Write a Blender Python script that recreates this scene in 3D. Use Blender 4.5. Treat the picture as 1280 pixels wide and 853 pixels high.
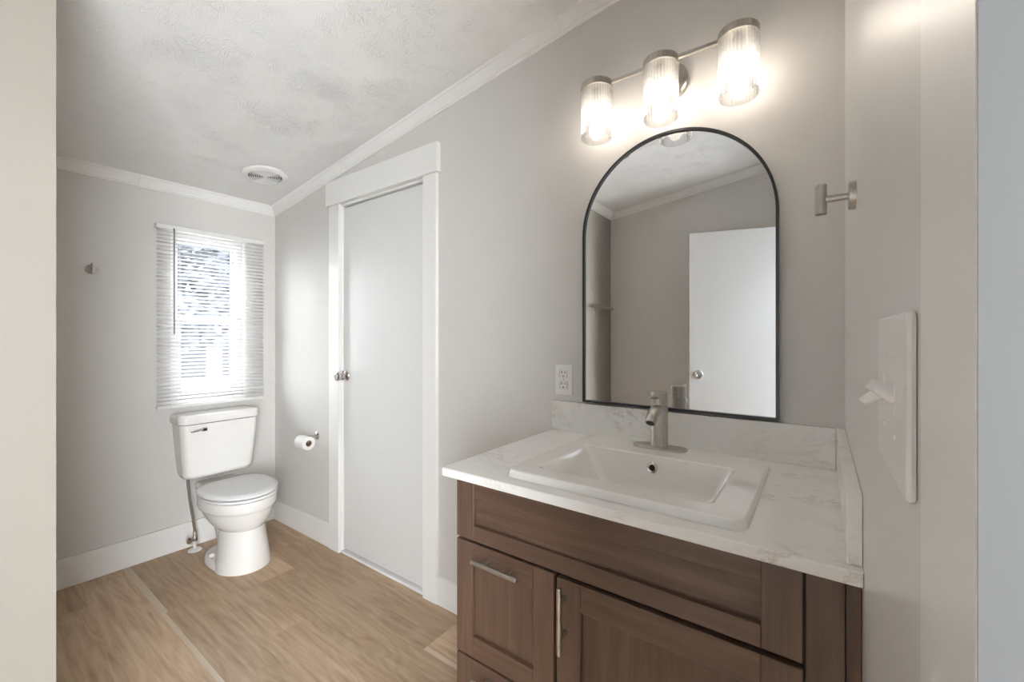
import bpy, bmesh, math, random
from mathutils import Vector, Matrix
random.seed(7)
PI = math.pi
SC = bpy.context.scene
COL = SC.collection
for o in list(bpy.data.objects):
    bpy.data.objects.remove(o)

# ------------------------------------------------------------------ camera
EYE = 1.266
cam_d = bpy.data.cameras.new('camera')
cam = bpy.data.objects.new('camera', cam_d); COL.objects.link(cam)
cam.location = (0, -1.426, EYE)
cam.rotation_euler = (PI/2, 0, math.atan(385/530))
cam_d.sensor_width = 36; cam_d.lens = 36*530/1280
cam_d.shift_y = -5/1280
cam_d.clip_start = 0.005
SC.camera = cam
# ------------------------------------------------------------------ world, exposure
w = bpy.data.worlds.new('world'); SC.world = w; w.use_nodes = True
bg = w.node_tree.nodes['Background']
bg.inputs[0].default_value = (0.93, 0.97, 1.0, 1); bg.inputs[1].default_value = 17.0
SC.view_settings.view_transform = 'Standard'; SC.view_settings.look = 'None'
SC.view_settings.gamma = 1; SC.view_settings.use_curve_mapping = False
SC.view_settings.exposure = 0.57
cy = SC.cycles
cy.max_bounces = 14; cy.diffuse_bounces = 9; cy.glossy_bounces = 6
cy.transparent_max_bounces = 24; cy.transmission_bounces = 8
cy.sample_clamp_indirect = 6
cy.use_denoising = True
BULB = 26.0      # emission of the three vanity bulbs
HALL = 22.0       # emission of the fill lamp added in the unseen hallway

# ------------------------------------------------------------------ materials
def mat(name):
    m = bpy.data.materials.new(name); m.use_nodes = True
    nt = m.node_tree; b = nt.nodes['Principled BSDF']
    return m, nt, b
def N(nt, t, **kw):
    n = nt.nodes.new(t)
    for k, v in kw.items():
        if k in n.inputs.keys(): n.inputs[k].default_value = v
        else: setattr(n, k, v)
    return n
def L(nt, a, b): nt.links.new(a, b)
def coords(nt, scale=(1,1,1), rot=(0,0,0), loc=(0,0,0)):
    tc = N(nt, 'ShaderNodeTexCoord'); mp = N(nt, 'ShaderNodeMapping')
    mp.inputs['Scale'].default_value = scale; mp.inputs['Rotation'].default_value = rot
    mp.inputs['Location'].default_value = loc
    L(nt, tc.outputs['Object'], mp.inputs['Vector']); return mp.outputs['Vector']
def noise(nt, vec, scale, detail=4, rough=.55, dist=0):
    n = N(nt, 'ShaderNodeTexNoise'); L(nt, vec, n.inputs['Vector'])
    n.inputs['Scale'].default_value = scale; n.inputs['Detail'].default_value = detail
    n.inputs['Roughness'].default_value = rough; n.inputs['Distortion'].default_value = dist
    return n.outputs['Fac']
def math_(nt, op, a, b=None, clamp=False):
    n = N(nt, 'ShaderNodeMath'); n.operation = op; n.use_clamp = clamp
    for i, v in enumerate((a, b)):
        if v is None: continue
        if isinstance(v, (int, float)): n.inputs[i].default_value = v
        else: L(nt, v, n.inputs[i])
    return n.outputs[0]
def ramp(nt, fac, stops):
    r = N(nt, 'ShaderNodeValToRGB'); e = r.color_ramp.elements
    while len(e) < len(stops): e.new(.5)
    for i, (p, c) in enumerate(stops):
        e[i].position = p; e[i].color = (c[0], c[1], c[2], 1)
    L(nt, fac, r.inputs[0]); return r.outputs[0]
def mix(nt, fac, a, b, mode='MIX'):
    n = N(nt, 'ShaderNodeMix'); n.data_type = 'RGBA'; n.blend_type = mode
    for s, v in ((0, fac), (6, a), (7, b)):
        if isinstance(v, (int, float)): n.inputs[s].default_value = v
        elif isinstance(v, tuple): n.inputs[s].default_value = (v[0], v[1], v[2], 1)
        else: L(nt, v, n.inputs[s])
    return n.outputs[2]
def bump(nt, b, h, strength=.3, dist=.002):
    n = N(nt, 'ShaderNodeBump'); n.inputs['Strength'].default_value = strength
    n.inputs['Distance'].default_value = dist
    L(nt, h, n.inputs['Height']); L(nt, n.outputs[0], b.inputs['Normal'])
def simple(name, col, rough=.5, metal=0, spec=.5, coat=0):
    m, nt, b = mat(name)
    b.inputs['Base Color'].default_value = (*col, 1); b.inputs['Roughness'].default_value = rough
    b.inputs['Metallic'].default_value = metal; b.inputs['Specular IOR Level'].default_value = spec
    b.inputs['Coat Weight'].default_value = coat; b.inputs['Coat Roughness'].default_value = .05
    v = coords(nt); n = noise(nt, v, 35, 3)
    bump(nt, b, n, .04, .001)
    return m

def wall_mat(name, col, rough, spec):
    m, nt, b = mat(name)
    v = coords(nt, (1, 1, .12)); n1 = noise(nt, v, 260, 3, .6)
    v2 = coords(nt); n2 = noise(nt, v2, 9, 4)
    c = mix(nt, n2, tuple(k*.975 for k in col), tuple(min(1, k*1.02) for k in col))
    L(nt, c, b.inputs['Base Color'])
    b.inputs['Roughness'].default_value = rough; b.inputs['Specular IOR Level'].default_value = spec
    h = math_(nt, 'ADD', math_(nt, 'MULTIPLY', n1, .5), n2)
    bump(nt, b, h, .10, .0015)
    return m
M = {}
M['wall'] = wall_mat('greige_wall_paint', (.665, .645, .62), .62, .35)
M['wall_dimmed'] = wall_mat('dimmed_warm_wall_paint', (.30, .273, .236), .55, .4)  # wall paint darkened and warmed, standing in for dimmer warm light
M['wall_gloss'] = wall_mat('greige_satin_wall_paint', (.72, .705, .68), .30, .5)
M['trim'] = simple('white_trim_paint', (.84, .83, .81), .34)
M['plastic'] = simple('white_plastic', (.82, .81, .79), .35)
M['ceramic'] = simple('white_glazed_ceramic', (.84, .82, .79), .10, coat=.6)
M['seat_plastic'] = simple('white_gloss_seat', (.84, .84, .84), .12, coat=.3)
M['dark'] = simple('dark_gap', (.012, .01, .009), .7)
M['black'] = simple('satin_black_metal', (.016, .016, .017), .30, spec=.6)
M['chrome'] = simple('polished_chrome', (.72, .71, .69), .10, 1)
M['paper'] = simple('soft_white_paper', (.86, .85, .83), .9)
M['card'] = simple('brown_cardboard', (.22, .14, .09), .9)
M['clearplastic'] = simple('shade_toned_clear_plastic', (.22, .22, .23), .3)  # clear wand painted dark grey, as it looks in shade
M['jamb'] = simple('shade_darkened_jamb_paint', (.064, .0615, .059), .6)  # darkened so the jamb looks shaded despite the hallway daylight
M['hall'] = simple('hall_wall_paint', (.40, .41, .43), .6)
M['ext'] = simple('pale_ground', (.34, .35, .36), .9)

def nickel():
    m, nt, b = mat('brushed_nickel')
    v = coords(nt, (1, 1, .06)); n = noise(nt, v, 500, 2)
    L(nt, ramp(nt, n, [(.3, (.40, .375, .34)), (.7, (.56, .53, .49))]), b.inputs['Base Color'])
    b.inputs['Metallic'].default_value = 1; b.inputs['Roughness'].default_value = .30
    bump(nt, b, n, .05, .0005); return m
M['nickel'] = nickel()

def ceiling_mat():
    m, nt, b = mat('stomped_white_ceiling')
    b.inputs['Base Color'].default_value = (.88, .875, .86, 1)
    b.inputs['Roughness'].default_value = .8; b.inputs['Specular IOR Level'].default_value = .25
    v = coords(nt, (1, 1, 0))
    # brush slaps: fans of ridges that turn from patch to patch
    vor = N(nt, 'ShaderNodeTexVoronoi'); vor.inputs['Scale'].default_value = 11.0
    L(nt, v, vor.inputs['Vector'])
    col = N(nt, 'ShaderNodeSeparateColor'); L(nt, vor.outputs['Color'], col.inputs[0])
    rot = N(nt, 'ShaderNodeVectorRotate'); rot.rotation_type = 'Z_AXIS'
    L(nt, v, rot.inputs['Vector']); L(nt, vor.outputs['Position'], rot.inputs['Center'])
    L(nt, math_(nt, 'MULTIPLY', col.outputs[0], 6.283), rot.inputs['Angle'])
    st = N(nt, 'ShaderNodeMapping'); st.inputs['Scale'].default_value = (1, .26, 1)
    L(nt, rot.outputs[0], st.inputs['Vector'])
    n1 = noise(nt, st.outputs[0], 150, 3, .5, .7)
    ridge = math_(nt, 'SUBTRACT', 1.0, math_(nt, 'MULTIPLY', math_(nt, 'ABSOLUTE', math_(nt, 'SUBTRACT', n1, .5)), 10.0), True)
    mask = noise(nt, v, 5.5, 3, .6)
    mk = N(nt, 'ShaderNodeMapRange'); mk.inputs[1].default_value = .34; mk.inputs[2].default_value = .60
    L(nt, mask, mk.inputs[0])
    edge = N(nt, 'ShaderNodeMapRange'); edge.inputs[1].default_value = .95; edge.inputs[2].default_value = .35
    L(nt, math_(nt, 'MULTIPLY', vor.outputs['Distance'], 1.0), edge.inputs[0])
    h = math_(nt, 'MULTIPLY', math_(nt, 'MULTIPLY', ridge, mk.outputs[0]), edge.outputs[0])
    n3 = noise(nt, v, 190, 2)
    h = math_(nt, 'ADD', h, math_(nt, 'MULTIPLY', n3, .30))
    bump(nt, b, h, .8, .0025)
    return m
M['ceiling'] = ceiling_mat()

def wood(name, axis):
    m, nt, b = mat(name)
    sc = {'x': (.06, 1, 1), 'z': (1, 1, .06)}[axis]
    v = coords(nt, sc); n = noise(nt, v, 48, 6, .62, .6)
    v2 = coords(nt); n2 = noise(nt, v2, 7, 4, .6, .4)
    n3 = noise(nt, coords(nt, sc), 190, 3)
    c = ramp(nt, n, [(.30, (.080, .044, .027)), (.52, (.124, .072, .047)), (.74, (.178, .108, .072))])
    c = mix(nt, math_(nt, 'MULTIPLY', n2, .62), c, (.076, .042, .031))
    L(nt, c, b.inputs['Base Color'])
    b.inputs['Roughness'].default_value = .36; b.inputs['Specular IOR Level'].default_value = .5
    bump(nt, b, math_(nt, 'ADD', n, n3), .10, .0008)
    return m
M['wood_x'] = wood('brown_stained_maple_horizontal', 'x')
M['wood_z'] = wood('brown_stained_maple_vertical', 'z')

def quartz():
    m, nt, b = mat('veined_white_quartz')
    v = coords(nt, (1, 1, 1), (0.3, .5, .6)); st = coords(nt, (1, 2.3, 1.6))
    n = noise(nt, st, 4.2, 10, .70, .8)
    ridge = math_(nt, 'SUBTRACT', 1.0, math_(nt, 'MULTIPLY', math_(nt, 'ABSOLUTE', math_(nt, 'SUBTRACT', n, .5)), 34.0), True)
    pm = noise(nt, v, 5.0, 4, .6)
    pk = N(nt, 'ShaderNodeMapRange'); pk.inputs[1].default_value = .50; pk.inputs[2].default_value = .66
    L(nt, pm, pk.inputs[0])
    fine = noise(nt, st, 30, 5, .7, 1.5)
    f = math_(nt, 'MULTIPLY', math_(nt, 'MULTIPLY', ridge, pk.outputs[0]), math_(nt, 'ADD', .25, fine))
    cloud = noise(nt, v, 11, 5)
    base = mix(nt, cloud, (.80, .785, .755), (.87, .86, .835))
    c = mix(nt, math_(nt, 'MULTIPLY', f, .60), base, (.36, .30, .235))
    L(nt, c, b.inputs['Base Color']); b.inputs['Roughness'].default_value = .16
    return m
M['quartz'] = quartz()

def floor_mat():
    m, nt, b = mat('light_oak_vinyl_plank')
    at = N(nt, 'ShaderNodeAttribute'); at.attribute_name = 'plank'
    sep = N(nt, 'ShaderNodeSeparateColor'); L(nt, at.outputs['Color'], sep.inputs[0])
    tc = N(nt, 'ShaderNodeTexCoord')
    cmb = N(nt, 'ShaderNodeCombineXYZ')
    L(nt, math_(nt, 'MULTIPLY', sep.outputs[0], 37.0), cmb.inputs[0])
    L(nt, math_(nt, 'MULTIPLY', sep.outputs[1], 23.0), cmb.inputs[1])
    add = N(nt, 'ShaderNodeVectorMath'); L(nt, tc.outputs['Object'], add.inputs[0]); L(nt, cmb.outputs[0], add.inputs[1])
    mp = N(nt, 'ShaderNodeMapping'); mp.inputs['Scale'].default_value = (.07, 1, 1); L(nt, add.outputs[0], mp.inputs['Vector'])
    mpc = N(nt, 'ShaderNodeMapping'); mpc.inputs['Scale'].default_value = (.16, 1, 1); L(nt, add.outputs[0], mpc.inputs['Vector'])
    n = noise(nt, mp.outputs[0], 44, 6, .66, .4)
    cath = noise(nt, mpc.outputs[0], 7.5, 2, .4, .7)
    rings = math_(nt, 'ABSOLUTE', math_(nt, 'SUBTRACT', math_(nt, 'FRACT', math_(nt, 'MULTIPLY', cath, 9.0)), .5))
    fine = noise(nt, mp.outputs[0], 170, 3, .6)
    g = math_(nt, 'ADD', math_(nt, 'MULTIPLY', n, .70), math_(nt, 'MULTIPLY', rings, .20))
    g = math_(nt, 'ADD', g, math_(nt, 'MULTIPLY', fine, .16))
    c = ramp(nt, g, [(.24, (.235, .150, .090)), (.46, (.40, .280, .182)), (.72, (.53, .405, .288))])
    tint = mix(nt, sep.outputs[2], (.82, .80, .76), (1.17, 1.17, 1.16))
    c = mix(nt, 1.0, c, tint, 'MULTIPLY')
    st = N(nt, 'ShaderNodeAttribute'); st.attribute_name = 'sap'
    s2 = noise(nt, mp.outputs[0], 9, 3, .5, .4)
    sap = math_(nt, 'MULTIPLY', st.outputs['Fac'], math_(nt, 'ADD', .55, math_(nt, 'MULTIPLY', s2, .6)), True)
    c = mix(nt, sap, c, (.60, .52, .42))
    L(nt, c, b.inputs['Base Color'])
    b.inputs['Roughness'].default_value = .42; b.inputs['Specular IOR Level'].default_value = .4
    bump(nt, b, math_(nt, 'ADD', g, fine), .12, .001)
    return m
M['floor'] = floor_mat()

def door_mat():
    m, nt, b = mat('white_embossed_oak_grain_door')
    b.inputs['Base Color'].default_value = (.74, .735, .725, 1); b.inputs['Roughness'].default_value = .36
    v = coords(nt, (1, 1, .10)); n = noise(nt, v, 75, 4, .6, .5)
    v2 = coords(nt, (1, 1, .16)); c = noise(nt, v2, 7, 2, .5, .6)
    r = math_(nt, 'ABSOLUTE', math_(nt, 'SUBTRACT', math_(nt, 'FRACT', math_(nt, 'MULTIPLY', c, 13.0)), .5))
    bump(nt, b, math_(nt, 'ADD', n, math_(nt, 'MULTIPLY', r, 1.1)), .22, .0016)
    return m
M['door'] = door_mat()

def mirror_mat():
    m, nt, b = mat('silvered_glass')
    b.inputs['Base Color'].default_value = (.86, .87, .87, 1); b.inputs['Metallic'].default_value = 1
    b.inputs['Roughness'].default_value = 0.0
    return m
M['mirror'] = mirror_mat()

def thin_glass(name, tint, edge, gloss_lo, gloss_hi, haze=0.0):
    m = bpy.data.materials.new(name); m.use_nodes = True; nt = m.node_tree
    nt.nodes.remove(nt.nodes['Principled BSDF']); out = nt.nodes['Material Output']
    lw = N(nt, 'ShaderNodeLayerWeight'); lw.inputs['Blend'].default_value = .5
    tr = N(nt, 'ShaderNodeBsdfTransparent')
    p = math_(nt, 'POWER', lw.outputs['Facing'], 2.0)
    L(nt, mix(nt, p, tint, edge), tr.inputs['Color'])
    gl = N(nt, 'ShaderNodeBsdfGlossy'); gl.inputs['Roughness'].default_value = .05
    f = N(nt, 'ShaderNodeMapRange'); f.inputs[3].default_value = gloss_lo; f.inputs[4].default_value = gloss_hi
    L(nt, p, f.inputs[0])
    ms = N(nt, 'ShaderNodeMixShader'); L(nt, f.outputs[0], ms.inputs[0])
    L(nt, tr.outputs[0], ms.inputs[1]); L(nt, gl.outputs[0], ms.inputs[2])
    last = ms
    if haze:
        di = N(nt, 'ShaderNodeBsdfTranslucent'); di.inputs['Color'].default_value = (.95, .95, .95, 1)
        m2 = N(nt, 'ShaderNodeMixShader'); m2.inputs[0].default_value = haze
        L(nt, ms.outputs[0], m2.inputs[1]); L(nt, di.outputs[0], m2.inputs[2]); last = m2
    L(nt, last.outputs[0], out.inputs[0]); return m
M['pane'] = thin_glass('window_glass', (.97, .98, .98), (.9, .92, .92), .04, .5)
M['ribglass'] = thin_glass('ribbed_clear_glass', (.84, .84, .84), (.55, .55, .57), .05, .45, .07)

def slat_mat():
    m, nt, b = mat('white_blind_slat')
    b.inputs['Base Color'].default_value = (.84, .84, .83, 1); b.inputs['Roughness'].default_value = .4
    tl = N(nt, 'ShaderNodeBsdfTranslucent'); tl.inputs['Color'].default_value = (.85, .86, .88, 1)
    ms = N(nt, 'ShaderNodeMixShader'); ms.inputs[0].default_value = .18
    L(nt, b.outputs[0], ms.inputs[1]); L(nt, tl.outputs[0], ms.inputs[2])
    L(nt, ms.outputs[0], nt.nodes['Material Output'].inputs[0]); return m
M['slat'] = slat_mat()
def emit(name, col, s):
    m, nt, b = mat(name)
    b.inputs['Base Color'].default_value = (*col, 1)
    b.inputs['Emission Color'].default_value = (*col, 1); b.inputs['Emission Strength'].default_value = s
    return m
M['bulb'] = emit('lit_bulb', (1.0, .90, .78), BULB)
M['added_hall_lamp'] = emit('added_hall_lamp_glow', (.90, .95, 1.0), HALL)
def leaf_mat():
    m, nt, b = mat('grey_green_foliage')
    n = noise(nt, coords(nt), 6, 4)
    L(nt, ramp(nt, n, [(.35, (.034, .036, .045)), (.65, (.078, .083, .098))]), b.inputs['Base Color'])
    b.inputs['Roughness'].default_value = .8; return m
M['leaf'] = leaf_mat()
M['bark'] = simple('grey_bark', (.20, .19, .19), .9)
M['siding'] = simple('blue_grey_siding', (.016, .018, .025), .8)

# ------------------------------------------------------------------ mesh helpers
def link(name, bm, m, parent=None, smooth=40, ms=None, weighted=True):
    bmesh.ops.recalc_face_normals(bm, faces=bm.faces)
    if smooth:
        for f in bm.faces: f.smooth = True
        for e in bm.edges:
            if len(e.link_faces) == 2 and e.calc_face_angle(0) > math.radians(smooth): e.smooth = False
    me = bpy.data.meshes.new(name); bm.to_mesh(me); bm.free()
    me.materials.append(m)
    for x in ms or []: me.materials.append(x)
    o = bpy.data.objects.new(name, me); COL.objects.link(o)
    if parent is not None:
        o.parent = parent
        if parent.parent is None: o.matrix_parent_inverse = Matrix.Translation(-parent.location)
    if smooth and weighted:
        wn = o.modifiers.new('weighted_normals', 'WEIGHTED_NORMAL'); wn.keep_sharp = True; wn.weight = 100
    return o
def B(): return bmesh.new()
def box(bm, x0, x1, y0, y1, z0, z1, bev=0, seg=2, mi=0):
    vs = [bm.verts.new(p) for p in ((x0,y0,z0),(x1,y0,z0),(x1,y1,z0),(x0,y1,z0),(x0,y0,z1),(x1,y0,z1),(x1,y1,z1),(x0,y1,z1))]
    fs = [bm.faces.new([vs[i] for i in q]) for q in ((0,3,2,1),(4,5,6,7),(0,1,5,4),(1,2,6,5),(2,3,7,6),(3,0,4,7))]
    for f in fs: f.material_index = mi
    if bev:
        es = list({e for f in fs for e in f.edges})
        bmesh.ops.bevel(bm, geom=es, offset=bev, segments=seg, profile=.5, affect='EDGES')
    return fs
def loft(bm, rings, caps=(True, True), mi=0):
    rr = [[bm.verts.new(p) for p in r] for r in rings]
    n = len(rr[0])
    for a, b in zip(rr, rr[1:]):
        for i in range(n):
            f = bm.faces.new((a[i], a[(i+1) % n], b[(i+1) % n], b[i])); f.material_index = mi
    if caps[0]: bm.faces.new(list(reversed(rr[0]))).material_index = mi
    if caps[1]: bm.faces.new(rr[-1]).material_index = mi
    return rr
def frame_of(d):
    d = Vector(d).normalized(); a = Vector((0, 0, 1)) if abs(d.z) < .9 else Vector((1, 0, 0))
    u = d.cross(a).normalized(); return u, d.cross(u).normalized()
def tube(bm, pts, r, n=16, caps=(True, True)):
    pts = [Vector(p) for p in pts]; rings = []
    u = None
    for i, p in enumerate(pts):
        d = (pts[min(i+1, len(pts)-1)] - pts[max(i-1, 0)]).normalized()
        if u is None: u, v = frame_of(d)
        else:
            u = (u - d*u.dot(d)).normalized(); v = d.cross(u)
        rad = r[i] if isinstance(r, (list, tuple)) else r
        rings.append([p + u*rad*math.cos(2*PI*k/n) + v*rad*math.sin(2*PI*k/n) for k in range(n)])
    return loft(bm, rings, caps)
def lathe(bm, prof, origin, axis=(0, 0, 1), n=32, caps=(True, True)):
    """prof: (radius, distance along axis)"""
    o = Vector(origin); d = Vector(axis).normalized(); u, v = frame_of(d)
    rings = [[o + d*h + (u*math.cos(2*PI*k/n) + v*math.sin(2*PI*k/n))*max(r, 1e-4) for k in range(n)] for r, h in prof]
    return loft(bm, rings, caps)
def rrect(x0, x1, y0, y1, r, z, n=6):
    out = []
    for cx, cy_, a0 in ((x1-r, y1-r, 0), (x0+r, y1-r, 90), (x0+r, y0+r, 180), (x1-r, y0+r, 270)):
        for k in range(n+1):
            a = math.radians(a0 + 90*k/n); out.append((cx + r*math.cos(a), cy_ + r*math.sin(a), z))
    return out
def thing(name, label, cat, loc=(0,0,0), group=None, kind=None):
    o = bpy.data.objects.new(name, None); COL.objects.link(o); o.location = loc
    o.empty_display_size = .05
    return tag(o, label, cat, group, kind)
def tag(o, label, cat, group=None, kind=None):
    o['label'] = label; o['category'] = cat
    if group: o['group'] = group
    if kind: o['kind'] = kind
    return o
def struct(name, bm, m, label, cat, smooth=40):
    return tag(link(name, bm, m, None, smooth), label, cat, None, 'structure')

# ------------------------------------------------------------------ room shell
XF, XR, YO = -3.085, .0535, -2.235        # far wall, right wall, wall opposite the vanity
XP, YP = -1.53, -1.24                      # partition face and its end
ZC = lambda x: 2.578 + .1356*x             # the sloping ceiling
ZT = 2.75
# floor: vinyl planks running away from the vanity wall's right end
bm = B(); W = .185
lay = bm.loops.layers.float_color.new('plank'); sapl = bm.loops.layers.float_color.new('sap')
def plank(x0, x1, y0, y1, col, sap):
    """one plank, sap = list of (ya, yb) pale bands along it"""
    cuts = sorted({y0, y1, *[a for s in sap for a in s]})
    for a, b_ in zip(cuts, cuts[1:]):
        f = bm.faces.new([bm.verts.new(p) for p in ((x0,a,0),(x1,a,0),(x1,b_,0),(x0,b_,0))])
        on = any(a >= s[0]-1e-6 and b_ <= s[1]+1e-6 for s in sap)
        for l in f.loops:
            l[lay] = (*col, 1); v = .75 if on else 0; l[sapl] = (v, v, v, 1)
y = -.433 + 3*W; row = 0
joints = {3: [-1.871, -.62], 4: [-2.43, -1.21], 5: [-2.98, -1.55], 6: [-2.78, -1.4], 2: [-2.33, -1.06], 1: [-2.62, -1.30]}
while y > -2.5:
    y0 = y - W
    js = [-3.2] + joints.get(row, [-2.6 + .37*(row % 4), -1.3 + .3*(row % 3)]) + [.2]
    for a, b_ in zip(js, js[1:]):
        s = []
        if row == 4: s = [(y0, y0+.028)] if a < -3 else [(y0, y0+.017)] if a < -2 else []
        if row == 1 and -2 < a < -1.2: s = [(y0+.004, y0+.022)]
        plank(a, b_, y0, y, (random.random(), random.random(), random.random()), s)
    y = y0; row += 1
o = struct('floor', bm, M['floor'], 'light oak vinyl plank floor with pale sapwood streaks', 'floor', 0)

bm = B()
r = [[(x, y_, ZC(x)+dz) for x, y_ in ((XF-.12, .15), (.3, .15), (.3, YO-.12), (XF-.12, YO-.12))] for dz in (0, .08)]
loft(bm, r)
struct('ceiling', bm, M['ceiling'], 'sloping white ceiling with stomped brush texture', 'ceiling', 0)

DL, DR, DH = -2.290, -1.546, 2.045        # recess of the door in the vanity wall
bm = B()
box(bm, XF-.12, XR+.12, .06, .14, 0, ZT)
box(bm, XF-.12, DL, 0, .06, 0, ZT); box(bm, DR, XR+.12, 0, .06, 0, ZT); box(bm, DL, DR, 0, .06, DH, ZT)
struct('wall_back', bm, M['wall'], 'greige wall behind the vanity and around the closed white door', 'wall', 0)
WY0, WY1, WZ0, WZ1 = -.590, -.195, .875, 1.895   # window opening
bm = B()
box(bm, XF-.12, XF, WY1, 0, 0, ZT); box(bm, XF-.12, XF, YO-.12, WY0, 0, ZT)
box(bm, XF-.12, XF, WY0, WY1, 0, WZ0); box(bm, XF-.12, XF, WY0, WY1, WZ1, ZT)
struct('wall_far', bm, M['wall'], 'greige end wall holding the window behind the toilet', 'wall', 0)
bm = B()
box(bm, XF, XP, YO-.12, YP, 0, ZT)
struct('wall_partition', bm, M['wall_dimmed'], 'partition wall edge filling the left border, colour darkened for dimmer warm light', 'wall', 0)
bm = B(); box(bm, XP, XR+.12, YO-.12, YO, 0, ZT)
struct('wall_opposite', bm, M['wall'], 'greige wall opposite the vanity, seen only in the arched mirror', 'wall', 0)
OY1, OY0, OH = -1.2505, -2.165, 2.06        # doorway in the right wall
bm = B()
box(bm, XR, XR+.115, OY1, 0, 0, ZT); box(bm, XR, XR+.115, YO-.12, OY0, 0, ZT); box(bm, XR, XR+.115, OY0, OY1, OH, ZT)
struct('wall_right', bm, M['wall_gloss'], 'pale satin wall along the right end of the vanity', 'wall', 0)

# hallway beyond the doorway the camera looks in from
bm = B()
hx0, hx1, hy0, hy1, hz = XR+.115, 1.45, -4.6, -.35, 2.45
hwy0, hwy1, hwz0, hwz1 = -3.6, -1.70, .10, 2.35      # wide unseen opening, added so daylight fills the bathroom
box(bm, hx1, hx1+.1, hy0-.1, hwy0, 0, hz); box(bm, hx1, hx1+.1, hwy1, hy1+.1, 0, hz); box(bm, hx1, hx1+.1, hwy0, hwy1, 0, hwz0); box(bm, hx1, hx1+.1, hwy0, hwy1, hwz1, hz)
box(bm, hx0, hx1, hy1, hy1+.1, 0, hz); box(bm, hx0, hx1, hy0-.1, hy0, 0, hz)
box(bm, hx0, hx1+.1, hy0-.1, hy1+.1, hz, hz+.08); box(bm, XR+.0, hx1+.1, hy0-.1, hy1+.1, -.06, -.001)
box(bm, hx0-.1, hx0-.001, hy0-.1, YO-.12, 0, hz)
struct('wall_hallway', bm, M['hall'], 'pale hallway walls outside the bathroom doorway, with added daylight opening', 'wall', 0)
t = thing('added_hallway_lamp', 'unseen round lamp added on the hallway ceiling for fill light', 'lamp', (.62, -1.7, hz))  # unseen, added as fill for the bathroom
bm = B(); lathe(bm, [(.17, 0), (.17, -.02), (.15, -.028)], (.62, -1.7, hz-.001)); link('base', bm, M['plastic'], t)
bm = B(); lathe(bm, [(.148, -.029), (.13, -.06), (.08, -.08), (.001, -.088)], (.62, -1.7, hz)); link('diffuser', bm, M['added_hall_lamp'], t)

# crown moulding: one profile, mitred in the corners
CP = [(0,.052),(.007,.052),(.009,.046),(.014,.044),(.016,.036),(.022,.030),(.034,.016),(.037,.010),(.042,.008),(.045,.002),(.045,-.004),(0,-.004)]
def crown(name, ends, label):
    bm = B(); loft(bm, [[f(p, d) for p, d in CP] for f in ends])
    struct(name, bm, M['trim'], label, 'crown moulding', 25)
crown('trim_1', (lambda p, d: (XF+p, -p, ZC(XF+p)-d), lambda p, d: (-.80, -p, ZC(-.80)-d)), 'long white crown moulding rising above the door head')
crown('trim_2', (lambda p, d: (-.7985, -p, ZC(-.7985)-d), lambda p, d: (XR, -p, ZC(XR)-d)), 'short white crown moulding length up beside the vanity light')
crown('trim_3', (lambda p, d: (XF+p, -p, ZC(XF+p)-d), lambda p, d: (XF+p, -.735, ZC(XF+p)-d)), 'white crown moulding above the window')
crown('trim_4', (lambda p, d: (XF+p, -.7362, ZC(XF+p)-d), lambda p, d: (XF+p, YP, ZC(XF+p)-d)), 'white crown moulding piece beside the partition')
crown('trim_5', (lambda p, d: (XP+p, YO+p, ZC(XP+p)-d), lambda p, d: (XP+p, YP, ZC(XP+p)-d)), 'white crown moulding over the partition, seen in the mirror')
crown('trim_6', (lambda p, d: (XP+p, YO+p, ZC(XP+p)-d), lambda p, d: (XR, YO+p, ZC(XR)-d)), 'white crown moulding on the opposite wall, seen in the mirror')

def base(name, x0, x1, y0, y1, h, label):
    bm = B(); box(bm, x0, x1, y0, y1, 0, h, .003, 2); struct(name, bm, M['trim'], label, 'baseboard')
base('baseboard_far', XF, XF+.014, YP, 0, .152, 'white baseboard running behind the toilet')
base('baseboard_back', XF+.0142, -2.379, -.014, 0, .137, 'short white baseboard between toilet corner and door casing')
base('baseboard_vanity', -1.465, -.800, -.014, 0, .134, 'short white baseboard between door casing and vanity')
base('baseboard_opposite', XP+.015, -.20, YO, YO+.014, .14, 'white baseboard on the wall opposite the vanity')
base('baseboard_partition', XP, XP+.014, YO+.015, YP-.02, .14, 'white baseboard along the partition')

# ------------------------------------------------------------------ closed door in the vanity wall
def casing(name, parts, label, m='trim'):
    bm = B()
    for p in parts: box(bm, *p, .002 if min(p[1]-p[0], p[3]-p[2]) > .003 else 0, 1)
    struct(name, bm, M[m], label, 'door casing')
casing('trim_7', [(-2.3773, -2.2763, -.018, 0, 0, 2.046)], 'white flat casing along the knob side of the closed door')
casing('trim_8', [(-1.5598, -1.4661, -.018, 0, 0, 2.046)], 'white flat casing along the hinge side of the closed door')
casing('trim_9', [(-2.401, -1.453, -.026, 0, 2.0465, 2.188)], 'wide white header board over the closed door')
casing('trim_10', [(DL, -2.2745, .0005, .058, .0, DH), (-1.5605, DR, .0005, .058, 0, DH), (-2.2745, -1.5605, .0005, .058, 2.032, DH)], 'white jamb lining around the closed door')
bm = B(); box(bm, -2.274, -1.561, -.006, .057, 0, .013, .003, 1)
struct('trim_11', bm, M['trim'], 'thin white threshold strip under the closed door', 'threshold')
t = thing('door_1', 'closed white wood-grain door beside the toilet', 'door', (-1.92, .03, .02), None, 'structure')
bm = B(); box(bm, -2.2715, -1.5635, .013, .050, .022, 2.026, .002, 1); slab = link('door_leaf', bm, M['door'], t)
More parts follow.
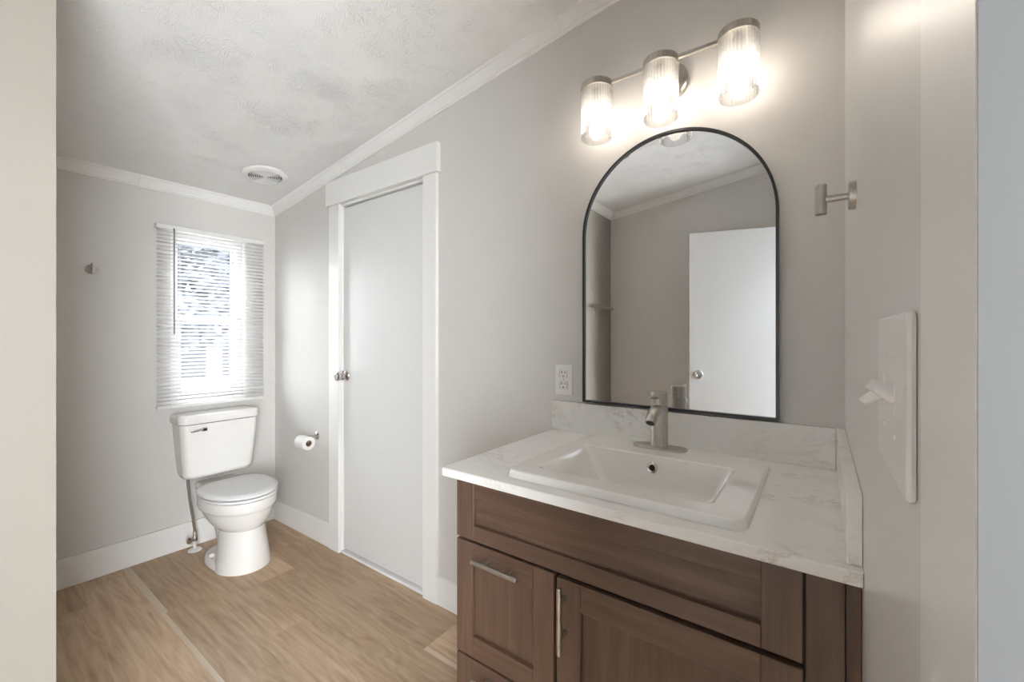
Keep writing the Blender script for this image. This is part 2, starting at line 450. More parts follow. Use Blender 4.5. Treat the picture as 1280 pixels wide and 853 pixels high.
def knob(parent, c, d, name='door_knob'):
    c = Vector(c); bm = B()
    k = link(name, (lathe(bm, [(.033, 0), (.033, .004), (.029, .009), (.016, .013), (.0125, .02), (.0125, .034), (.018, .040), (.0255, .048), (.0275, .056), (.0265, .063), (.020, .067), (.014, .0665), (.012, .064), (.001, .064)], c, d, 32), bm)[1], M['chrome'], parent)
    return k
knob(t, (-2.243, .013, 1.040), (0, -1, 0))
bm = B(); box(bm, -2.2735, -2.268, -.001, .020, 1.012, 1.068, .001, 1); link('latch_plate', bm, M['nickel'], t)

# doorway in the right wall and the door standing open
casing('trim_12', [(XR-.018, XR, -1.2540, -1.170, 0, OH+.085)], 'white casing of the entry doorway on the right wall')
casing('trim_13', [(XR-.018, XR+.119, -1.2546, -1.2541, 0, OH), (XR+.0003, XR+.115, -1.2540, OY1-.0002, 0, OH), (XR, XR+.115, OY0, OY0+.016, 0, OH), (XR, XR+.115, OY0+.016, OY1, OH-.016, OH)], 'door jamb at the right border, darkened to look shaded', 'jamb')  # thin dark sheet over the casing edge paints in its shade
HX, HY = .028, -2.158
a = math.atan2(.154, -.570); L_ = .845
t = thing('door_2', 'white door standing open, seen in the arched mirror', 'door', (HX, HY, .01), None, 'structure')
t.rotation_euler = (0, 0, 0)
def rotp(bm):
    bmesh.ops.rotate(bm, verts=bm.verts, cent=(0,0,0), matrix=Matrix.Rotation(a, 3, 'Z'))
    bmesh.ops.translate(bm, verts=bm.verts, vec=(HX, HY, 0))
bm = B(); box(bm, 0, L_, -.018, .018, .012, 2.032, .002, 1); rotp(bm); link('door_leaf', bm, M['door'], t)
dirx = Vector((math.cos(a), math.sin(a), 0)); dn = Vector((-dirx.y, dirx.x, 0))   # along leaf / normal
if dn.y < 0: dn = -dn
kp = Vector((HX, HY, .99)) + dirx*(L_-.062)
knob(t, kp + dn*.018, dn); knob(t, kp - dn*.018, -dn, 'door_knob')
bm = B(); box(bm, L_, L_+.010, -.006, .006, .98, 1.0, .002, 1); rotp(bm); link('latch_bolt', bm, M['nickel'], t)
for z in (.25, 1.02, 1.80):
    bm = B(); lathe(bm, [(.007, 0), (.007, .09)], (HX+.004, HY+.012, z-.045), (0,0,1), 12); link('hinge', bm, M['nickel'], t)

# ------------------------------------------------------------------ window, blind, outdoors
t = thing('window_1', 'narrow white vinyl window behind the blind', 'window', (XF-.06, -.3925, WZ0), None, 'structure')
bm = B()
gx0, gx1 = XF-.095, XF-.045
box(bm, gx0, gx1, WY0, WY0+.042, WZ0, WZ1, .002, 1); box(bm, gx0, gx1, WY1-.036, WY1, WZ0, WZ1, .002, 1)
box(bm, gx0, gx1, WY0+.042, WY1-.036, WZ1-.036, WZ1, .002, 1); box(bm, gx0, gx1, WY0+.042, WY1-.036, WZ0, WZ0+.03, .002, 1)
link('window_frame', bm, M['plastic'], t)
bm = B()
sy0, sy1 = WY0+.043, WY1-.037; mz = 1.375
box(bm, gx0+.022, gx1-.004, sy0, sy0+.022, WZ0+.031, mz, .002, 1); box(bm, gx0+.022, gx1-.004, sy1-.026, sy1, WZ0+.031, mz, .002, 1)
box(bm, gx0+.022, gx1-.004, sy0+.022, sy1-.026, mz-.03, mz+.012, .002, 1); box(bm, gx0+.022, gx1-.004, sy0+.022, sy1-.026, WZ0+.031, WZ0+.06, .002, 1)
lower = link('sash', bm, M['plastic'], t)
bm = B(); box(bm, gx0+.030, gx0+.033, sy0+.02, sy1-.024, WZ0+.058, mz-.028); link('pane', bm, M['pane'], lower, 0)
bm = B()
box(bm, gx0+.002, gx0+.020, sy0, sy0+.012, mz, WZ1-.037, .001, 1); box(bm, gx0+.002, gx0+.020, sy1-.012, sy1, mz, WZ1-.037, .001, 1)
box(bm, gx0+.002, gx0+.020, sy0+.012, sy1-.012, WZ1-.052, WZ1-.037, .001, 1); box(bm, gx0+.002, gx0+.020, sy0+.012, sy1-.012, mz-.02, mz+.006, .001, 1)
upper = link('sash', bm, M['plastic'], t)
bm = B(); box(bm, gx0+.009, gx0+.012, sy0+.01, sy1-.01, mz, WZ1-.05); link('pane', bm, M['pane'], upper, 0)
bm = B(); box(bm, gx1-.005, XF+.012, WY0-.0, WY1, WZ0-.012, WZ0, .002, 1); link('window_sill', bm, M['trim'], t)

BY0, BY1, BX = -.667, -.088, XF+.030
t = thing('window_blind', 'white mini blind with open slats over the window', 'blind', (BX, -.378, .85))
bm = B(); box(bm, XF+.002, XF+.042, BY0, BY1, 1.889, 1.916, .002, 1); link('headrail', bm, M['plastic'], t)
bm = B(); n_sl = 46; z0, z1 = .884, 1.878; tilt = math.radians(24)
for i in range(n_sl):
    z = z0 + (z1-z0)*i/(n_sl-1); hw = .0125
    prof = []
    for s in (-1, -.5, 0, .5, 1):
        prof.append((s*hw*math.cos(tilt), -s*hw*math.sin(tilt) + .0012*(1-s*s)))
    up = [(BX+x, z+q) for x, q in prof]; dn_ = [(BX+x, z+q-.0006) for x, q in reversed(prof)]
    ring = up + dn_
    loft(bm, [[(x, yy, q) for x, q in ring] for yy in (BY0+.004, BY1-.004)])
link('slats', bm, M['slat'], t, 60)
bm = B(); box(bm, BX-.013, BX+.013, BY0+.003, BY1-.003, .851, .868, .003, 2); link('bottom_rail', bm, M['plastic'], t)
for yy in (-.553, -.205):
    bm = B()
    for dx in (-.0132, .0132): box(bm, BX+dx-.0005, BX+dx+.0005, yy-.0008, yy+.0008, .866, 1.89)
    link('ladder_cord', bm, M['plastic'], t, 0)
bm = B(); tube(bm, [(XF+.046, -.5865, 1.897), (XF+.050, -.5865, 1.885), (XF+.050, -.5865, 1.283)], .0042, 8); link('tilt_wand', bm, M['clearplastic'], t)

# outdoors: pale ground, a house across the yard, bare-looking pale trees
bm = B(); box(bm, -40, XF-.4, -15, 25, -.75, -.55)
struct('ground_outdoors', bm, M['ext'], 'pale bright yard outside the window', 'ground', 0)
t = thing('neighbor_house', 'blue grey house across the yard, seen through the lower window pane', 'house', (-24, 7, -.55))
bm = B(); box(bm, -27, -22, -1, 15, -.55, 1.9); link('wall', bm, M['siding'], t, 0)
bm = B(); loft(bm, [[(-27.3, y_, 1.9), (-21.7, y_, 1.9), (-24.5, y_, 2.9)] for y_ in (-1.2, 15.2)]); link('roof', bm, M['ext'], t, 0)
t = thing('yard_post', 'white planter post in the yard, low in the window', 'post', (-6.6, 1.15, -.55))
bm = B(); box(bm, -6.7, -6.5, 1.10, 1.26, -.55, .42, .01, 1); link('post', bm, M['plastic'], t)
bm = B(); box(bm, -6.74, -6.46, 1.05, 1.31, .42, .50, .01, 1); link('cap', bm, M['plastic'], t)
def tree(loc, h, r, label, seed):
    rnd = random.Random(seed); x, y_, z = loc
    t = thing('yard_tree', label, 'tree', loc, 'trees in the yard')
    bm = B(); tube(bm, [(x, y_, z), (x+.05, y_, z+h*.5), (x, y_+.1, z+h*.9)], [.14, .1, .03], 8)
    for k in range(9):
        aa = rnd.random()*6.28; zz = z+h*(.3+.06*k)
        tube(bm, [(x, y_, zz), (x+r*.8*math.cos(aa), y_+r*.8*math.sin(aa), zz+h*.22)], [.045, .012], 6)
    link('trunk', bm, M['bark'], t)
    bm = B()
    for k in range(5200):
        d = Vector((rnd.gauss(0, 1), rnd.gauss(0, 1), rnd.gauss(0, 1))).normalized()*rnd.random()**.4
        c = Vector((x+d.x*r, y_+d.y*r, z+h*.68+d.z*h*.42))
        u = Vector((rnd.gauss(0, 1), rnd.gauss(0, 1), rnd.gauss(0, 1))).normalized(); v = u.orthogonal().normalized()
        s = .035+.04*rnd.random()
        vs = [bm.verts.new(c+u*s*2), bm.verts.new(c+v*s), bm.verts.new(c-u*s*2), bm.verts.new(c-v*s)]
        bm.faces.new(vs)
    link('foliage', bm, M['leaf'], t, 0)
tree((-9.0, 1.65, -.55), 5.6, 1.75, 'large pale tree filling the upper window pane', 3)
tree((-13.5, 4.6, -.55), 6.2, 1.9, 'pale tree toward the right edge of the window', 5)

# ------------------------------------------------------------------ toilet
TY = -.388
def egg(z, xb, xf, hw, nb=2.6, nf=2.0, n=40, back=None):
    """closed outline, x measured from the far wall; front rounder than back"""
    xc = xb + (xf-xb)*(.46 if back is None else back); out = []
    for k in range(n):
        th = 2*PI*k/n; c, s = math.cos(th), math.sin(th)
        e = nf if c >= 0 else nb; ax = (xf-xc) if c >= 0 else (xc-xb)
        px = ax*math.copysign(abs(c)**(2/e), c); py = hw*math.copysign(abs(s)**(2/e), s)
        out.append((XF+xc+px, TY+py, z))
    return out
t = thing('toilet', 'white two-piece toilet standing under the window', 'toilet', (XF+.35, TY, 0))
bm = B()
loft(bm, [egg(0, .20, .612, .130, 3), egg(.004, .196, .618, .136, 3), egg(.03, .20, .614, .132, 3), egg(.042, .21, .605, .120, 3)])          # foot
loft(bm, [egg(.0, .34, .618, .132, 2.4), egg(.04, .345, .617, .128, 2.4), egg(.10, .35, .608, .119, 2.4), egg(.18, .345, .596, .110, 2.4), egg(.24, .335, .588, .106, 2.4), egg(.30, .32, .585, .108, 2.4)])   # front column
loft(bm, [egg(.02, .21, .46, .060, 2.6), egg(.12, .20, .46, .064, 2.6), egg(.17, .19, .48, .074, 2.6), egg(.22, .19, .50, .086, 2.6), egg(.27, .18, .52, .098, 2.6), egg(.33, .16, .50, .105, 2.6)])   # trapway
loft(bm, [egg(.205, .36, .570, .085), egg(.222, .31, .596, .115), egg(.25, .27, .615, .137), egg(.285, .235, .630, .155), egg(.318, .215, .640, .167), egg(.326, .211, .644, .171),
          egg(.330, .206, .650, .177), egg(.345, .20, .655, .181), egg(.380, .20, .655, .181), egg(.386, .203, .651, .178)])   # bowl and rim
box(bm, XF+.05, XF+.30, TY-.105, TY+.105, .35, .40, .02, 3)
for s in (-1, 1): pass
link('bowl', bm, M['ceramic'], t, 45)
bm = B()
lathe(bm, [(.016, .0), (.016, .008), (.011, .015), (.001, .018)], (XF+.335, TY-.108, .040), (0, 0, 1), 16); link('bolt_cap', bm, M['ceramic'], t)
bm = B()
loft(bm, [egg(.389, .225, .650, .178, 3.2), egg(.391, .222, .654, .182, 3.2), egg(.402, .222, .654, .182, 3.2), egg(.405, .226, .650, .178, 3.2)]); link('seat', bm, M['seat_plastic'], t)
bm = B()
loft(bm, [egg(.409, .228, .649, .177, 3.4), egg(.411, .222, .655, .183, 3.4), egg(.420, .222, .655, .183, 3.4), egg(.428, .230, .646, .174, 3.4), egg(.431, .25, .62, .15, 3.2), egg(.432, .33, .52, .06, 3)]); link('seat_lid', bm, M['seat_plastic'], t)
for s in (-.075, .075):
    bm = B(); box(bm, XF+.212, XF+.240, TY+s-.018, TY+s+.018, .392, .420, .006, 3); link('seat_hinge', bm, M['seat_plastic'], t)
def tank_ring(z, x0, x1, hw, r): return rrect(XF+x0, XF+x1, TY-.006-hw*.955, TY-.006+hw*.955, r, z, 8)
bm = B()
loft(bm, [tank_ring(.446, .05, .165, .165, .05), tank_ring(.452, .036, .180, .182, .045), tank_ring(.475, .03, .190, .191, .042), tank_ring(.60, .024, .197, .202, .04), tank_ring(.764, .018, .205, .213, .04)])
link('tank', bm, M['ceramic'], t, 50)
bm = B()
loft(bm, [tank_ring(.768, .013, .209, .217, .04), tank_ring(.772, .010, .213, .221, .042), tank_ring(.803, .009, .216, .223, .044), tank_ring(.813, .012, .211, .219, .042), tank_ring(.819, .022, .200, .208, .036), tank_ring(.820, .05, .17, .18, .03)])
link('tank_lid', bm, M['ceramic'], t, 50)
lx = XF+.203
bm = B(); box(bm, lx, lx+.016, TY-.115, TY-.088, .722, .743, .004, 2); lev = link('flush_lever', bm, M['chrome'], t)
bm = B(); tube(bm, [(lx+.012, TY-.108, .734), (lx+.016, TY-.135, .733), (lx+.014, TY-.158, .729), (lx+.012, TY-.176, .727)], [.006, .0075, .0065, .003], 12); link('lever_arm', bm, M['chrome'], lev)
bm = B(); box(bm, lx+.0165, lx+.018, TY-.111, TY-.091, .7255, .7395, .0006, 1); link('lever_reflection', bm, M['black'], lev)  # black plate paints in a dark reflection on the chrome pivot

t = thing('water_supply_valve', 'chrome valve and braided hose rising to the toilet tank', 'valve', (XF+.09, -.49, 0))
bm = B(); lathe(bm, [(.034, 0), (.034, .004), (.028, .010), (.012, .014)], (XF+.085, -.497, .0005), (0,0,1), 24); link('escutcheon', bm, M['plastic'], t)
bm = B(); lathe(bm, [(.009, .010), (.009, .060)], (XF+.085, -.497, 0), (0,0,1), 14); link('riser', bm, M['plastic'], t)
bm = B(); lathe(bm, [(.012, .058), (.014, .062), (.014, .085), (.010, .090), (.010, .118)], (XF+.085, -.497, 0), (0,0,1), 16)
tube(bm, [(XF+.085, -.497, .075), (XF+.100, -.525, .075)], .007, 10); link('valve_body', bm, M['chrome'], t)
bm = B(); lathe(bm, [(.006, 0), (.017, .002), (.019, .010), (.010, .014), (.004, .015)], (XF+.100, -.525, .075), (.47, -.88, 0), 14); link('valve_handle', bm, M['chrome'], t)
bm = B(); tube(bm, [(XF+.085, -.497, .112), (XF+.088, -.508, .20), (XF+.095, -.525, .31), (XF+.10, -.535, .40), (XF+.10, -.537, .445)], .0072, 12); link('hose', bm, M['nickel'], t)

# ------------------------------------------------------------------ toilet paper
HXp = -2.548
t = thing('toilet_paper_holder', 'chrome paper holder on the wall beside the door casing', 'paper holder', (HXp, 0, .655))
bm = B(); lathe(bm, [(.024, 0), (.024, .005), (.017, .010), (.009, .013), (.009, .068), (.004, .072)], (HXp+.012, 0, .652), (0, -1, 0), 20); link('mount', bm, M['chrome'], t)
bm = B(); tube(bm, [(HXp+.012, -.068, .652), (HXp+.02, -.072, .644), (HXp+.02, -.074, .633)], .006, 10)
tube(bm, [(HXp+.03, -.074, .633), (-2.615, -.074, .633)], .0075, 12)
lathe(bm, [(.004, -.003), (.010, 0), (.010, .010), (.004, .014)], (HXp+.03, -.074, .633), (1, 0, 0), 14)
link('roll_bar', bm, M['chrome'], t)
t = thing('toilet_paper_roll', 'part used white roll on the chrome holder', 'toilet paper', (HXp, -.074, .617))
bm = B(); ro = (-2.598, -.074, .6215); ri, rO, wd = .0185, .040, .098
lathe(bm, [(ri, 0), (rO-.002, 0), (rO, .002), (rO, wd-.002), (rO-.002, wd), (ri, wd), (ri, 0)], ro, (1, 0, 0), 36, (False, False))
link('paper', bm, M['paper'], t)
bm = B(); lathe(bm, [(ri-.0003, .001), (ri-.0003, wd-.001), (ri-.0015, wd-.001), (ri-.0015, .001), (ri-.0003, .001)], ro, (1, 0, 0), 24, (False, False)); link('core', bm, M['card'], t)

# ------------------------------------------------------------------ vanity
VX0, VX1, VF, FF = -.791, .0325, -.571, -.590     # carcass left, filler right, face, door face
t = thing('vanity_cabinet', 'dark brown shaker bathroom vanity under the white counter', 'vanity', (-.40, -.3, 0))
bm = B()
box(bm, VX0+.001, VX0+.019, VF, -.016, .0, .888); box(bm, VX1-.062, VX1-.044, VF+.02, -.016, 0, .888)
box(bm, VX0+.019, VX1-.062, VF+.075, VF+.09, 0, .10); box(bm, VX0+.019, VX1-.062, VF+.02, -.016, .10, .118)
box(bm, VX0+.019, VX1-.062, -.03, -.016, .10, .80)
link('carcass', bm, M['wood_z'], t, 0)
bm = B()
box(bm, VX0+.019, -.035, VF, VF+.019, .722, .742); box(bm, VX0+.019, -.035, VF, VF+.019, .868, .888)
box(bm, -.500, -.472, VF, VF+.019, .118, .722); box(bm, VX0+.019, -.035, VF, VF+.019, .10, .118)
link('face_frame', bm, M['dark'], t, 0)
bm = B(); box(bm, -.0195, VX1-.0005, VF-.006, VF+.014, 0, .888, .0008, 1); link('filler_strip', bm, M['wood_z'], t)
bm = B(); box(bm, VX1+.0005, XR-.0005, VF+.006, VF+.022, 0, .888, .0008, 1); link('scribe_strip', bm, M['wood_z'], t)
def shaker(x0, x1, z0, z1, st, rl, name, parent):
    """frame of stiles and rails round a sunk panel; material 0 vertical grain, 1 horizontal"""
    y0, y1 = FF, VF-.0008; bm = B()
    box(bm, x0, x0+st, y0, y1, z0, z1, .0012, 1, 0); box(bm, x1-st, x1, y0, y1, z0, z1, .0012, 1, 0)
    for (a_, b_) in ((z0, z0+rl), (z1-rl, z1)):
        box(bm, x0+st, x1-st, y0, y1, a_, b_, .0012, 1, 1)
    wide = (x1-x0) > 1.2*(z1-z0)
    box(bm, x0+st-.003, x1-st+.003, y0+.0105, y1, z0+rl-.003, z1-rl+.003, 0, 1, 1 if wide else 0)
    return link(name, bm, M['wood_z'], parent, 30, [M['wood_x']])
def pull(p, axis, length, parent):
    """bar pull with two posts, centred at p on the door face"""
    p = Vector(p); ax = Vector(axis); bm = B(); yb = -.030
    a_ = p + Vector((0, yb, 0)) - ax*length/2; b_ = p + Vector((0, yb, 0)) + ax*length/2
    tube(bm, [a_, a_+ax*.0015, b_-ax*.0015, b_], [.0048, .0060, .0060, .0048], 16)
    for s in (-1, 1):
        q = p + ax*s*length*.26
        tube(bm, [q, q+Vector((0, yb, 0))], .0045, 12)
    link('handle', bm, M['nickel'], parent)
shaker(VX0, -.0222, .7335, .8865, .0595, .0395, 'false_drawer_front', t)
d1 = shaker(VX0, -.4905, .4275, .7265, .0555, .0555, 'drawer', t); pull((-.6435, FF, .697), (1, 0, 0), .140, d1)
d2 = shaker(VX0, -.4905, .119, .4225, .0555, .0555, 'drawer', t); pull((-.6435, FF, .393), (1, 0, 0), .140, d2)
dr = shaker(-.4822, -.0222, .119, .7225, .0600, .0600, 'door', t); pull((-.4590, FF, .646), (0, 0, 1), .146, dr)

CZ = .912
t = thing('countertop', 'white veined quartz counter with upstands on the brown vanity', 'countertop', (-.39, -.3, .889))
# slab with a cut-out for the sink
bm = B(); cx0, cx1, cyf = -.8325, XR-.0005, -.605
sx0, sx1, sy0_, sy1_ = -.640, -.118, -.545, -.095
xs = [cx0, sx0, sx1, cx1]; ys = [cyf, sy0_, sy1_, -.0005]
for i in range(3):
    for j in range(3):
        if i == 1 and j == 1: continue
        box(bm, xs[i], xs[i+1], ys[j], ys[j+1], .8885, CZ)
bmesh.ops.remove_doubles(bm, verts=bm.verts, dist=1e-5)
for f in [f for f in bm.faces if False]: pass
inner = [f for f in bm.faces if not (f.calc_center_median().z > CZ-1e-4 or f.calc_center_median().z < .8886 or abs(f.calc_center_median().x-cx0) < 1e-4 or abs(f.calc_center_median().x-cx1) < 1e-4 or abs(f.calc_center_median().y-cyf) < 1e-4 or abs(f.calc_center_median().y+.0005) < 1e-4)]
keep = [f for f in inner if len({tuple(round(c, 4) for c in v.co) for v in f.verts}) == 4]
dup = {}
for f in inner: dup.setdefault(tuple(round(c, 4) for c in f.calc_center_median()), []).append(f)
bmesh.ops.delete(bm, geom=[f for fs in dup.values() if len(fs) > 1 for f in fs], context='FACES')
es = [e for e in bm.edges if len(e.link_faces) == 2 and e.calc_face_angle(0) > 1 and all(v.co.y < cyf+.001 for v in e.verts)]
bmesh.ops.bevel(bm, geom=es, offset=.003, segments=2, profile=.5, affect='EDGES')
link('slab', bm, M['quartz'], t, 0)
bm = B(); box(bm, cx0, XR-.0195, -.019, -.0005, CZ, 1.0235, .0015, 2); link('backsplash', bm, M['quartz'], t)
bm = B(); box(bm, XR-.019, XR-.0005, -.585, -.0005, CZ, 1.0235, .0015, 2); link('side_splash', bm, M['quartz'], t)

# drop-in sink
t = thing('sink', 'white rectangular drop-in basin set in the quartz counter', 'sink', (-.38, -.32, CZ))
RZ = .931
bm = B()
ox0, ox1, oy0, oy1 = -.6495, -.1105, -.560, -.083
bx0, bx1, by0, by1 = -.588, -.178, -.497, -.222
rings = [rrect(ox0-.004, ox1+.004, oy0-.004, oy1+.004, .030, CZ+.0004), rrect(ox0-.003, ox1+.003, oy0-.003, oy1+.003, .030, CZ+.006), rrect(ox0, ox1, oy0, oy1, .028, RZ-.004), rrect(ox0+.004, ox1-.004, oy0+.004, oy1-.004, .026, RZ),
         rrect(bx0-.008, bx1+.008, by0-.008, by1+.008, .022, RZ), rrect(bx0, bx1, by0, by1, .018, RZ-.003),
         rrect(bx0+.020, bx1-.010, by0+.006, by1-.006, .020, RZ-.030), rrect(bx0+.050, bx1-.024, by0+.016, by1-.014, .024, RZ-.075),
         rrect(bx0+.080, bx1-.046, by0+.034, by1-.026, .030, RZ-.110), rrect(bx0+.125, bx1-.095, by0+.075, by1-.065, .030, RZ-.123), rrect(bx0+.17, bx1-.17, by0+.10, by1-.10, .012, RZ-.126)]
loft(bm, rings, (False, True))
# outer shell under the counter
rings = [rrect(sx0+.003, sx1-.003, sy0_+.003, sy1_-.003, .03, CZ+.001), rrect(sx0+.006, sx1-.006, sy0_+.006, sy1_-.006, .03, RZ-.06), rrect(-.53, -.22, -.48, -.20, .03, RZ-.150)]
loft(bm, rings, (False, True))
link('basin', bm, M['ceramic'], t, 50)
oc = Vector((-.3815, by1-.0080, .8985)); on = Vector((0, -1, .16)).normalized()
bm = B(); lathe(bm, [(.0085, .0), (.0085, .0025), (.0135, .0032), (.0150, .0015), (.0150, -.001)], oc, on, 24, (False, False)); ov = link('overflow_ring', bm, M['chrome'], t)
bm = B(); lathe(bm, [(.0088, -.0005), (.0088, .0012)], oc, on, 20); link('overflow_hole', bm, M['dark'], ov)
bm = B(); lathe(bm, [(.030, 0), (.030, .002), (.022, .004), (.001, .004)], (-.383, -.36, RZ-.1258), (0,0,1), 24); link('drain', bm, M['chrome'], t)

# faucet
FX, FY = -.394, -.124
t = thing('faucet', 'brushed nickel single lever tap standing behind the basin', 'faucet', (FX, FY, RZ))
bm = B()
def stadium(z, L2, r): 
    o = []
    for cxx, a0 in ((L2, -90), (-L2, 90)):
        for k in range(13):
            aa = math.radians(a0+180*k/12); o.append((FX+cxx+r*math.cos(aa), FY-.0+r*math.sin(aa), z))
    return o
loft(bm, [stadium(RZ, .047, .033), stadium(RZ+.003, .047, .033), stadium(RZ+.0045, .047, .0315)]); link('base_plate', bm, M['nickel'], t)
bm = B(); z0 = RZ+.004
lathe(bm, [(.0265, 0), (.0265, .004), (.0250, .005), (.0250, .126), (.0236, .1265), (.0236, .1295), (.0250, .130), (.0250, .161), (.0238, .1635), (.001, .1635)], (FX, FY, z0), (0,0,1), 36); link('body', bm, M['nickel'], t)
bm = B(); pts = [(FX, FY-.006, z0+.112)]
for k in range(11):
    aa = math.radians(90-52*k/10)
    pts.append((FX, FY-.030-.064*math.cos(aa), z0+.047+.065*math.sin(aa)))
pts.append((FX, FY-.0835, z0+.0835))
tube(bm, pts, [.0175]+[.017]*6+[.016]*4+[.0152, .0148], 20); sp = link('spout', bm, M['nickel'], t)
e = Vector(pts[-1]); d = (e-Vector(pts[-2])).normalized()
bm = B(); lathe(bm, [(.0120, -.0005), (.0120, .0012)], e, d, 20); link('aerator', bm, M['black'], sp)
bm = B(); tube(bm, [(FX, FY-.022, z0+.150), (FX, FY-.045, z0+.153), (FX, FY-.095, z0+.158)], [.0052, .0052, .0045], 14)
lathe(bm, [(.0078, 0), (.0078, .006)], (FX, FY-.0225, z0+.150), (0, -1, 0), 16); link('lever', bm, M['nickel'], t)

# ------------------------------------------------------------------ mirror
MX, MR, MZ0, MZT = -.3970, .3035, 1.0300, 1.931
t = thing('wall_mirror', 'arched mirror with thin black metal frame above the faucet', 'mirror', (MX, -.012, MZ0))
def arch(r, z0, y_, n=48):
    o = [(MX-r, y_, z0), (MX+r, y_, z0)]
    for k in range(n+1):
        aa = PI*k/n; o.append((MX+r*math.cos(aa), y_, MZT-MR+r*math.sin(aa)))
    return o
bm = B(); fw = .0075
outer_b, outer_f = arch(MR, MZ0, -.002), arch(MR, MZ0, -.0255)
inner_f, inner_b = arch(MR-fw, MZ0+fw, -.0255), arch(MR-fw, MZ0+fw, -.002)
rr = [[bm.verts.new(p) for p in q] for q in (outer_b, outer_f, inner_f, inner_b)]
n = len(rr[0])
for q in range(4):
    A_, B_ = rr[q], rr[(q+1) % 4]
    for i in range(n): bm.faces.new((A_[i], A_[(i+1) % n], B_[(i+1) % n], B_[i]))
link('frame', bm, M['black'], t, 30)
bm = B(); loft(bm, [arch(MR-fw+.001, MZ0+fw-.001, -.004), arch(MR-fw+.001, MZ0+fw-.001, -.0180)]); link('glass', bm, M['mirror'], t, 0)

# ------------------------------------------------------------------ vanity light
t = thing('vanity_light', 'three-lamp brushed nickel light bar with ribbed glass shades above the mirror', 'wall light', (-.397, 0, 2.09))
bm = B(); lathe(bm, [(.060, 0), (.060, .018), (.056, .022), (.001, .022)], (-.397, 0, 2.092), (0, -1, 0), 40); link('backplate', bm, M['nickel'], t)
LY = -.100; LZ = 2.109
bm = B(); tube(bm, [(-.397, -.02, 2.098), (-.397, -.060, 2.103), (-.397, LY, LZ)], .007, 12); link('arm', bm, M['nickel'], t)
bm = B(); box(bm, -.62, -.174, LY-.0055, LY+.0055, LZ-.0055, LZ+.0055, .001, 1); link('bar', bm, M['nickel'], t)
for x in (-.610, -.397, -.184):
    bm = B(); lathe(bm, [(.047, -.012), (.0525, -.012), (.0525, .007), (.050, .010), (.001, .010)], (x, LY, LZ), (0,0,1), 40)
    lathe(bm, [(.016, -.011), (.016, -.050), (.013, -.054)], (x, LY, LZ), (0,0,1), 18); link('socket_cap', bm, M['nickel'], t)
    bm = B(); nr = 32; npt = nr*8; zt, zb = LZ-.013, 1.934
    def gl(r0, amp, z): return [(x+(r0+amp*(abs(math.cos(PI*k/8))))*math.cos(2*PI*k/npt), LY+(r0+amp*abs(math.cos(PI*k/8)))*math.sin(2*PI*k/npt), z) for k in range(npt)]
    loft(bm, [gl(.0470, 0, zt), gl(.0468, .0052, zt-.002), gl(.0468, .0052, zb+.003), gl(.0490, 0, zb), gl(.0462, 0, zb), gl(.0462, 0, zt)], (False, False))
    link('glass_shade', bm, M['ribglass'], t, 60)
    bm = B(); lathe(bm, [(.012, -.052), (.013, -.064), (.022, -.085), (.026, -.103), (.024, -.118), (.015, -.130), (.001, -.134)], (x, LY, LZ), (0,0,1), 24); link('bulb', bm, M['bulb'], t)

# ------------------------------------------------------------------ small wall fittings
t = thing('power_outlet', 'white duplex outlet on the wall left of the mirror', 'outlet', (-.789, 0, 1.103))
bm = B(); box(bm, -.826, -.752, -.006, 0, 1.0455, 1.1615, .0025, 2); link('cover_plate', bm, M['plastic'], t)
for zc in (1.125, 1.083):
    bm = B(); box(bm, -.8055, -.7725, -.0085, -.005, zc-.0155, zc+.0155, .005, 3); rc = link('receptacle', bm, M['plastic'], t)
    bm = B()
    for xx, hh in ((-.7955, .0052), (-.7825, .0042)): box(bm, xx-.0012, xx+.0012, -.0091, -.0080, zc+.002-.0, zc+.002+2*hh*.9)
    lathe(bm, [(.0028, 0), (.0028, .0008)], (-.789, -.0083, zc-.0075), (0, -1, 0), 12)
    link('slots', bm, M['dark'], rc, 0)
bm = B(); lathe(bm, [(.0025, 0), (.002, .0008)], (-.789, -.006, 1.104), (0, -1, 0), 12); link('screw', bm, M['nickel'], t)

t = thing('light_switch', 'white double toggle switch on the right wall', 'light switch', (XR, -.95, 1.2175))
bm = B(); box(bm, XR-.0065, XR, -1.034, -.866, 1.152, 1.284, .003, 2); link('cover_plate', bm, M['plastic'], t)
for yy, dz in ((-.985, .011), (-.918, -.013)):
    bm = B(); box(bm, XR-.0078, XR-.006, yy-.006, yy+.006, 1.2055, 1.2315, .0006, 1)
    tube(bm, [(XR-.006, yy, 1.2185), (XR-.022, yy, 1.2185+dz)], [.0056, .0044], 10); link('toggle', bm, M['plastic'], t)
    for zz in (1.2485, 1.1885):
        bm = B(); lathe(bm, [(.003, 0), (.0024, .001)], (XR-.0063, yy, zz), (-1, 0, 0), 10); link('screw', bm, M['plastic'], t)

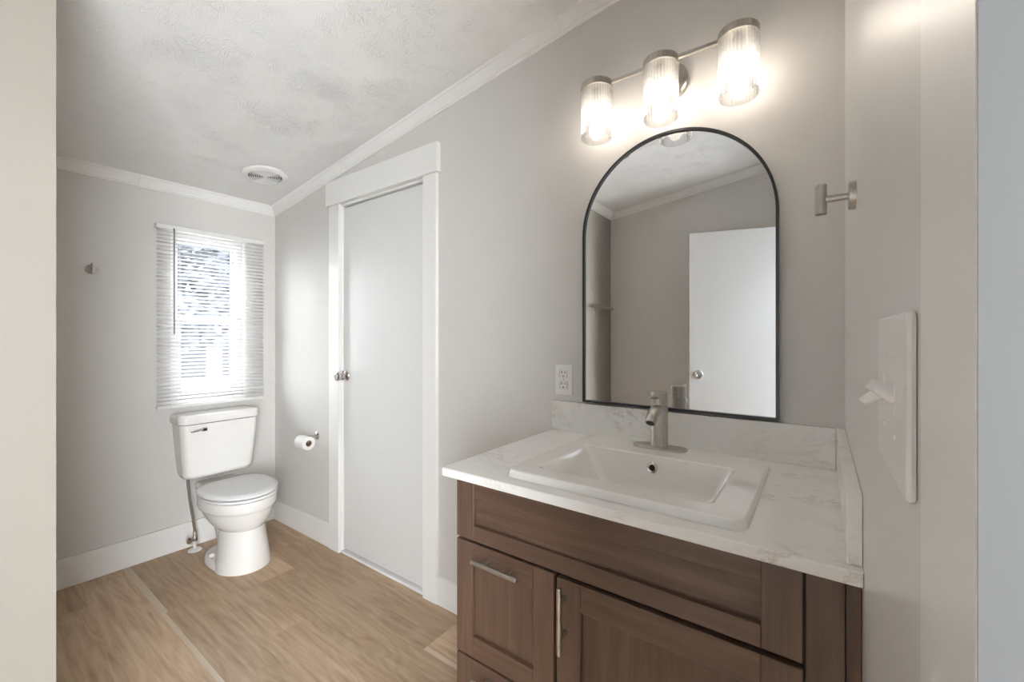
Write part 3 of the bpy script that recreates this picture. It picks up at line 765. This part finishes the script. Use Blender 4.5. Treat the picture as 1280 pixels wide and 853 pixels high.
def hook(base, d, label):
    base = Vector(base); d = Vector(d)
    t = thing('robe_hook', label, 'robe hook', base, 'brushed nickel robe hooks')
    bm = B(); lathe(bm, [(.0255, 0), (.0255, .009), (.0245, .011), (.001, .011)], base, d, 32)
    link('rosette', bm, M['nickel'], t)
    bm = B(); tube(bm, [base+d*.010, base+d*.046], .0065, 14); link('post', bm, M['nickel'], t)
    p = base + d*.052
    bm = B(); lathe(bm, [(.0085, -.0285), (.0095, -.0275), (.0095, .0275), (.0085, .0285)], p, (0,0,1), 20); link('crossbar', bm, M['nickel'], t)
hook((XR, -.420, 1.5285), (-1, 0, 0), 'brushed nickel hook on the right wall near the mirror')
hook((XF, -.925, 1.619), (1, 0, 0), 'brushed nickel hook on the end wall left of the window')

t = thing('towel_bar', 'short nickel towel bar on the partition, seen in the mirror', 'towel bar', (XP, -1.92, 1.50))
bm = B(); tube(bm, [(XP+.055, -1.70, 1.512), (XP+.055, -2.14, 1.512)], .011, 14); link('bar', bm, M['nickel'], t)
bm = B(); lathe(bm, [(.022, 0), (.022, .008), (.008, .012), (.008, .055)], (XP, -1.92, 1.498), (1, 0, .10), 20); link('post', bm, M['nickel'], t)

# ceiling exhaust vent
vx, vy = -2.640, -.262
nrm = Vector((.1356, 0, -1)).normalized(); vc = Vector((vx, vy, ZC(vx)))
t = thing('exhaust_vent', 'round white exhaust fan cover on the ceiling near the corner', 'vent', vc)
bm = B(); lathe(bm, [(.118, 0), (.118, .006), (.112, .014), (.092, .020), (.086, .016), (.086, .008)], vc, nrm, 56, (True, True)); link('rim', bm, M['plastic'], t)
u, v = frame_of(nrm); yv = Vector((0, 1, 0)); xv = nrm.cross(yv).normalized()
bm = B(); lathe(bm, [(.086, .0085), (.086, .0095)], vc, nrm, 48); link('grille_backing', bm, M['dark'], t)
bm = B()
for k in range(7):
    r0 = .012+.0105*k; r1 = r0+.0042
    lathe(bm, [(r0, .0095), (r0, .0155), (r1, .0165), (r1, .0095)], vc, nrm, 48, (False, False))
lathe(bm, [(.010, .0095), (.010, .0175), (.001, .0185)], vc, nrm, 24)
xv = Vector((1, 0, .1356)).normalized()
for am in (156, 336):             # two solid wedges, toward and away from the vanity
    a0, a1 = math.radians(am-47), math.radians(am+47)
    pr = []
    for hh in (.0097, .0172):
        ring = [vc+nrm*hh+(xv*math.cos(a0+(a1-a0)*q/14)+yv*math.sin(a0+(a1-a0)*q/14))*.084 for q in range(15)]
        ring += [vc+nrm*hh+(xv*math.cos(a1-(a1-a0)*q/4)+yv*math.sin(a1-(a1-a0)*q/4))*.010 for q in range(5)]
        pr.append(ring)
    loft(bm, pr)
link('grille', bm, M['plastic'], t)
